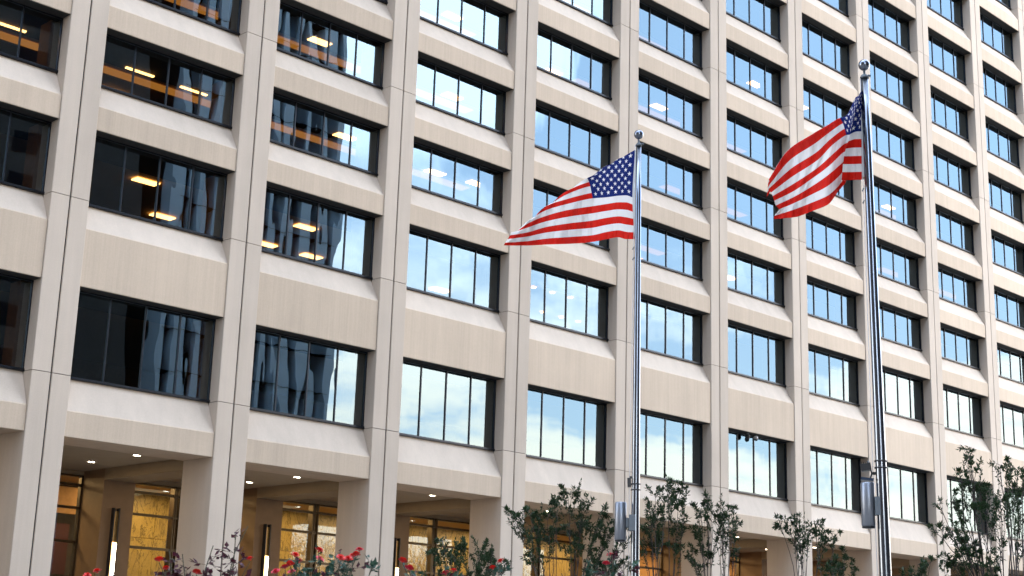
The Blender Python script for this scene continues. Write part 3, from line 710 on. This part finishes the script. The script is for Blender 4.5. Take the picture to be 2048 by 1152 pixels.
TREES = [
 (-6.01, -26.61, 'low bushy dark tree at the left end of the row, half hidden by roses', [(-0.24, 0.38, 3.56, 0.18), (-0.05, 0.34, 3.49, 0.21), (0.14, 0.23, 3.46, 0.24), (0.41, 0.16, 3.48, 0.24), (0.44, -0.12, 3.39, 0.18), (-0.12, 0.63, 3.37, 0.21), (-0.45, -0.16, 3.24, 0.29), (0.03, -0.07, 3.24, 0.29), (0.51, 0.06, 3.24, 0.25), (-0.34, 0.49, 3.15, 0.21), (0.7, -0.17, 3.2, 0.18)], 1.19),
 (-0.49, -23.66, 'widest airy tree, left of the left flagpole, its left bough across a beige column', [(-0.24, -0.25, 5.09, 0.33), (-0.15, 0.12, 4.92, 0.29), (0.05, -0.4, 4.96, 0.29), (0.5, -0.49, 4.74, 0.29), (0.76, -0.74, 4.6, 0.26), (-0.83, 0.24, 4.6, 0.4), (-0.95, 0.62, 4.56, 0.23), (-0.41, 0.14, 4.54, 0.31), (-0.35, 0.91, 4.32, 0.26), (0.3, 0.03, 4.54, 0.42), (0.18, -0.65, 4.3, 0.36), (0.04, 0.35, 4.22, 0.31), (-0.63, 0.19, 3.96, 0.26), (0.65, -0.57, 4.24, 0.31), (-0.05, -0.44, 3.93, 0.31), (0.28, -0.97, 3.84, 0.36), (0.66, -0.23, 3.69, 0.31), (-0.69, 0.34, 3.71, 0.19), (0.65, -1.11, 4.12, 0.23), (1.14, -0.63, 3.71, 0.31)], 1.48),
 (0.82, -25.16, 'slender tree just right of the left flagpole', [(0.32, 0.14, 5.32, 0.29), (-0.25, 0.0, 5.05, 0.26), (0.54, -0.01, 5.23, 0.26), (0.31, -0.33, 4.93, 0.26), (-0.04, 0.31, 4.83, 0.23), (-0.15, -0.24, 4.74, 0.36), (0.14, 0.46, 4.49, 0.31), (0.32, -0.13, 4.53, 0.29), (0.29, 0.31, 4.24, 0.26), (0.04, 0.5, 4.07, 0.23), (-0.01, -0.27, 3.99, 0.23)], 1.48),
 (1.88, -25.69, 'slender tree below the two dome security cameras, second right of the left flagpole', [(-0.19, 0.04, 5.08, 0.23), (-0.42, 0.06, 4.85, 0.23), (-0.19, -0.28, 4.96, 0.26), (-0.09, -0.53, 4.75, 0.21), (-0.17, -0.07, 4.61, 0.32), (0.32, -0.28, 4.54, 0.23), (-0.54, -0.03, 4.38, 0.26), (0.25, -0.07, 4.34, 0.26), (-0.21, 0.03, 4.05, 0.26), (-0.42, 0.26, 3.94, 0.23), (0.01, 0.46, 3.72, 0.23), (0.26, -0.38, 4.07, 0.16)], 1.50),
 (1.78, -28.12, 'sparse vase shaped tree with bare lower stems between the two flagpoles', [(-0.48, 0.41, 4.49, 0.22), (-0.22, 0.29, 4.46, 0.22), (0.03, 0.29, 4.58, 0.2), (-0.38, -0.16, 4.28, 0.22), (0.39, 0.18, 4.51, 0.18), (-0.24, -0.41, 4.23, 0.22), (0.43, -0.25, 4.25, 0.14), (0.08, 0.44, 4.24, 0.2), (-0.22, -0.45, 4.04, 0.2), (0.11, 0.29, 4.09, 0.2)], 1.43),
 (-0.42, -30.25, 'low dark tree top just left of the right flagpole', [(-0.09, -0.08, 3.65, 0.23), (-0.05, 0.2, 3.53, 0.23), (-0.28, -0.39, 3.38, 0.16), (-0.38, -0.16, 3.37, 0.23), (-0.4, 0.08, 3.29, 0.16)], 1.29),
 (1.10, -30.83, 'low dark tree top just right of the right flagpole', [(0.34, 0.22, 3.61, 0.26), (-0.14, -0.31, 3.6, 0.21), (0.12, 0.25, 3.46, 0.19)], 1.33),
 (-2.66, -34.37, 'tallest tree near the right edge, with one leafy spire and a forked dark trunk', [(0.13, 0.58, 4.97, 0.11), (0.16, 0.56, 4.82, 0.17), (-0.3, 0.27, 4.56, 0.15), (-0.38, 0.44, 4.52, 0.15), (-0.16, 0.36, 4.36, 0.23), (0.14, 0.28, 4.31, 0.27), (-0.32, -0.15, 4.13, 0.27), (-0.12, 0.71, 4.24, 0.19), (-0.02, 0.61, 4.13, 0.17), (-0.12, 0.92, 4.13, 0.11), (-0.51, 0.07, 3.98, 0.23), (-0.01, 0.88, 3.73, 0.19), (-0.77, 0.66, 3.68, 0.14), (-0.42, 0.49, 3.83, 0.19), (-0.16, 0.52, 3.63, 0.17), (0.27, 0.29, 3.92, 0.17), (-0.46, 0.56, 3.36, 0.22), (0.1, 0.63, 3.44, 0.22), (-0.12, 0.32, 3.3, 0.23), (-0.47, 0.53, 3.18, 0.19), (-0.53, 0.65, 3.28, 0.14), (-0.28, -0.09, 3.49, 0.15), (-0.41, -0.02, 3.13, 0.19)], 1.10),
 (-0.73, -33.77, 'tree cut off by the right edge of the view, thin upright stems', [(-0.43, 0.15, 4.91, 0.13), (0.08, 0.23, 5.02, 0.15), (0.37, 0.26, 4.93, 0.18), (-0.39, 0.09, 4.75, 0.15), (-0.36, -0.18, 4.66, 0.17), (0.34, 0.3, 4.57, 0.21), (-0.06, 0.2, 4.32, 0.18), (-0.08, -0.02, 4.31, 0.17), (-0.24, -0.04, 4.02, 0.17), (0.02, 0.15, 3.62, 0.13), (0.36, -0.07, 4.59, 0.21), (0.08, -0.26, 4.08, 0.21)], 1.19),
]
for n_, a in enumerate(TREES): tree(*a, 40+n_)

planter_dir = Vector((.7107, -.7035, 0))
m_stone = pbr('planter_stone', (.30,.28,.26), .8, bump=.003); m_soil = pbr('soil', (.03,.02,.014), .95, bump=.01)
pl = empty('stone_planter', (-15.4, -34.35, 0), 'long grey stone planter bed that holds the rose bushes', 'planter')
ang = math.atan2(-1.10, 1.33)
pl.rotation_euler = (0, 0, ang)
MB().box(-3.2, 4.2, -.8, -.62, 0, 1.05).box(-3.2, 4.2, .62, .8, 0, 1.05).box(-3.2, -3.02, -.62, .62, 0, 1.05).box(4.02, 4.2, -.62, .62, 0, 1.05).build('wall', m_stone, pl)
MB().box(-3.02, 4.02, -.62, .62, .1, .95).build('soil', m_soil, pl)
MB().box(-3.25, 4.25, -.85, -.57, 1.05, 1.11).box(-3.25, 4.25, .57, .85, 1.05, 1.11).build('coping', m_stone, pl)
m_reds = [pbr('rose_red', (.62,.014,.008), .5, var=.2, nscale=60), pbr('rose_crimson', (.55,.012,.035), .5, var=.2, nscale=60)]
def bloom_mesh(seed, mat):
    r = random.Random(seed); m = MB()
    for ring, (n, rad, h, tilt) in enumerate(((6,.052,.0,.25),(6,.043,.012,.55),(5,.032,.020,.9),(4,.020,.026,1.25),(3,.010,.03,1.45))):
        for k in range(n):
            a = 2*math.pi*k/n+ring*.5+r.uniform(-.2,.2); u = Vector((math.cos(a), math.sin(a), 0)); s = Vector((-u.y, u.x, 0))
            rr = rad*r.uniform(.85,1.1); up = Vector((0,0,1)); d = (u*math.cos(tilt)+up*math.sin(tilt)); w = rr*.75
            b = len(m.v); z = Vector((0,0,h*.6))
            pts = [z, z+d*rr*.55-s*w*.7, z+d*rr*.55+s*w*.7, z+d*rr-s*w*.45+up*.004, z+d*rr+s*w*.45+up*.004, z+d*rr*1.08-up*.004, z+d*rr*.6-up*.008]
            m.v += [tuple(p) for p in pts]; m.f += [(b,b+1,b+6),(b,b+6,b+2),(b+1,b+3,b+6),(b+2,b+6,b+4),(b+3,b+5,b+6),(b+5,b+4,b+6)]
    m.sphere((0,0,-.006), .011, 8, 6)
    return m.mesh('bloom', mat, True)
bm = [bloom_mesh(i, m_reds[i >= 5]) for i in range(7)]
def rosebush(cx, cy, blooms, tops, seed, label, burg, spread=.45, low=1.5, nleaf=30):
    r = random.Random(seed); o = empty('rose_bush', (cx, cy, .95), label, 'bush', 'rose bushes in the stone planter')
    O = Vector((cx, cy, .95)); st, lv, lb = MB(), MB(), MB()
    def cane(tip, rad=.006, nl=nleaf, flower=False):
        b0 = Vector((r.gauss(0,.12), r.gauss(0,.08), 0)); pts = []
        for i in range(8):
            t_ = i/7; p = b0.lerp(tip, t_); p += Vector((math.sin(t_*3.1)*.06*r.choice((-1,1))*.6, 0, math.sin(t_*math.pi)*.05)); pts.append(p)
        pts[-1] = tip
        st.tube(pts, [rad*(1.3-.6*i/7) for i in range(8)], 5, False)
        for q in range(nl):
            t_ = r.uniform(.35, .97)*7; i = min(int(t_), 6); p = pts[i].lerp(pts[i+1], t_-i)
            d = (rvec(r)+Vector((0,0,.25))).normalized(); ln = r.uniform(.05,.13); st.tube([p, p+d*ln], .0022, 3, False)
            tgt = lb if r.random() < burg*(1.6*t_/7) else lv
            for e in range(r.choice((3,5,5))):
                base = p+d*ln*(.5+.5*(e//2)/2) if e else p+d*ln
                dd = (d+rvec(r,.9)).normalized(); leaf(tgt, base, dd, (rvec(r,.7)+Vector((0,0,1))).normalized(), r.uniform(.042,.072), r.uniform(.014,.024))
    for (x, y, z, ty) in blooms:
        tip = Vector((x, y, z-.02))-O; cane(tip, .005, 22)
        b = put('bloom', bm[(r.randint(0,4) if ty == 0 else 5+r.randint(0,1))], o, tip+Vector((0,0,.015)), (r.uniform(-.5,.5), r.uniform(-.5,.5), r.uniform(0,6)))
        sc_ = r.uniform(.66, .86); b.scale = (sc_, sc_, sc_*.9)
    for (x, y, z) in tops: cane(Vector((x, y, z))-O, .006, nleaf)
    for q in range(26):
        a = r.uniform(-1, 1)*spread; tip = Vector((planter_dir.x*a+r.gauss(0,.1), planter_dir.y*a+r.gauss(0,.1), r.uniform(low-.95-.25, low-.95)))
        cane(tip, .006, 26)
    st.build('stems', m_stem, o, True); lv.build('leaves', m_rleaf, o)
    if lb.v: lb.build('young_leaves', m_bleaf, o)
for a in [
 (-16.75, -33.55, [(-16.81, -33.64, 2.24, 0), (-16.78, -33.44, 2.21, 0)], [(-16.6,-33.6,2.2)], 1, "low rose bush with red blooms at the foot of the first wall lamp", .5, .25, 2.05),
 (-16.05, -33.85, [(-16.35, -33.82, 2.36, 0), (-16.22, -33.73, 2.3, 0), (-16.0, -33.86, 2.28, 0), (-15.83, -34.38, 2.39, 0)], [(-16.25,-33.8,2.45),(-15.95,-34.0,2.5),(-15.71,-34.14,2.68),(-15.8,-34.1,2.6),(-16.15,-33.85,2.42)], 2, "rose bush with burgundy young leaves and one tall shoot over the second column", .75, .4, 2.15),
 (-15.2, -34.5, [(-15.67, -34.53, 2.29, 1), (-15.32, -34.18, 2.36, 1), (-15.49, -34.48, 2.37, 0), (-15.47, -34.51, 2.44, 0), (-15.17, -34.17, 2.42, 0), (-15.23, -34.52, 2.5, 0), (-15.09, -34.35, 2.44, 1), (-15.4, -34.39, 2.31, 1), (-15.11, -34.48, 2.3, 0), (-15.2, -34.78, 2.43, 0), (-14.97, -34.6, 2.44, 0), (-14.85, -34.52, 2.48, 0), (-14.96, -34.69, 2.48, 0), (-14.86, -34.61, 2.53, 1)], [(-15.0,-34.55,2.45),(-14.84,-34.81,2.46)], 3, "fullest rose bush with the biggest cluster of red blooms", .12, .40, 2.3),
 (-14.25, -35.3, [(-13.97, -35.46, 2.47, 0), (-14.27, -35.67, 2.39, 0), (-14.23, -35.14, 2.38, 0), (-14.35, -35.17, 2.35, 1), (-14.74, -35.05, 2.43, 0), (-14.8, -35.21, 2.36, 1)], [(-14.0,-35.45,2.45),(-14.65,-35.0,2.4)], 4, "rose bush with scattered red blooms in front of the low dark tree", .1, .45, 2.3),
 (-13.35, -36.15, [(-13.24, -36.07, 2.56, 1), (-13.43, -36.2, 2.47, 1)], [(-13.3,-36.15,2.55),(-13.25,-36.3,2.5),(-13.45,-36.0,2.5)], 5, "rose bush with dark red buds at the foot of the left flagpole", .2, .25, 2.4)]: rosebush(*a)
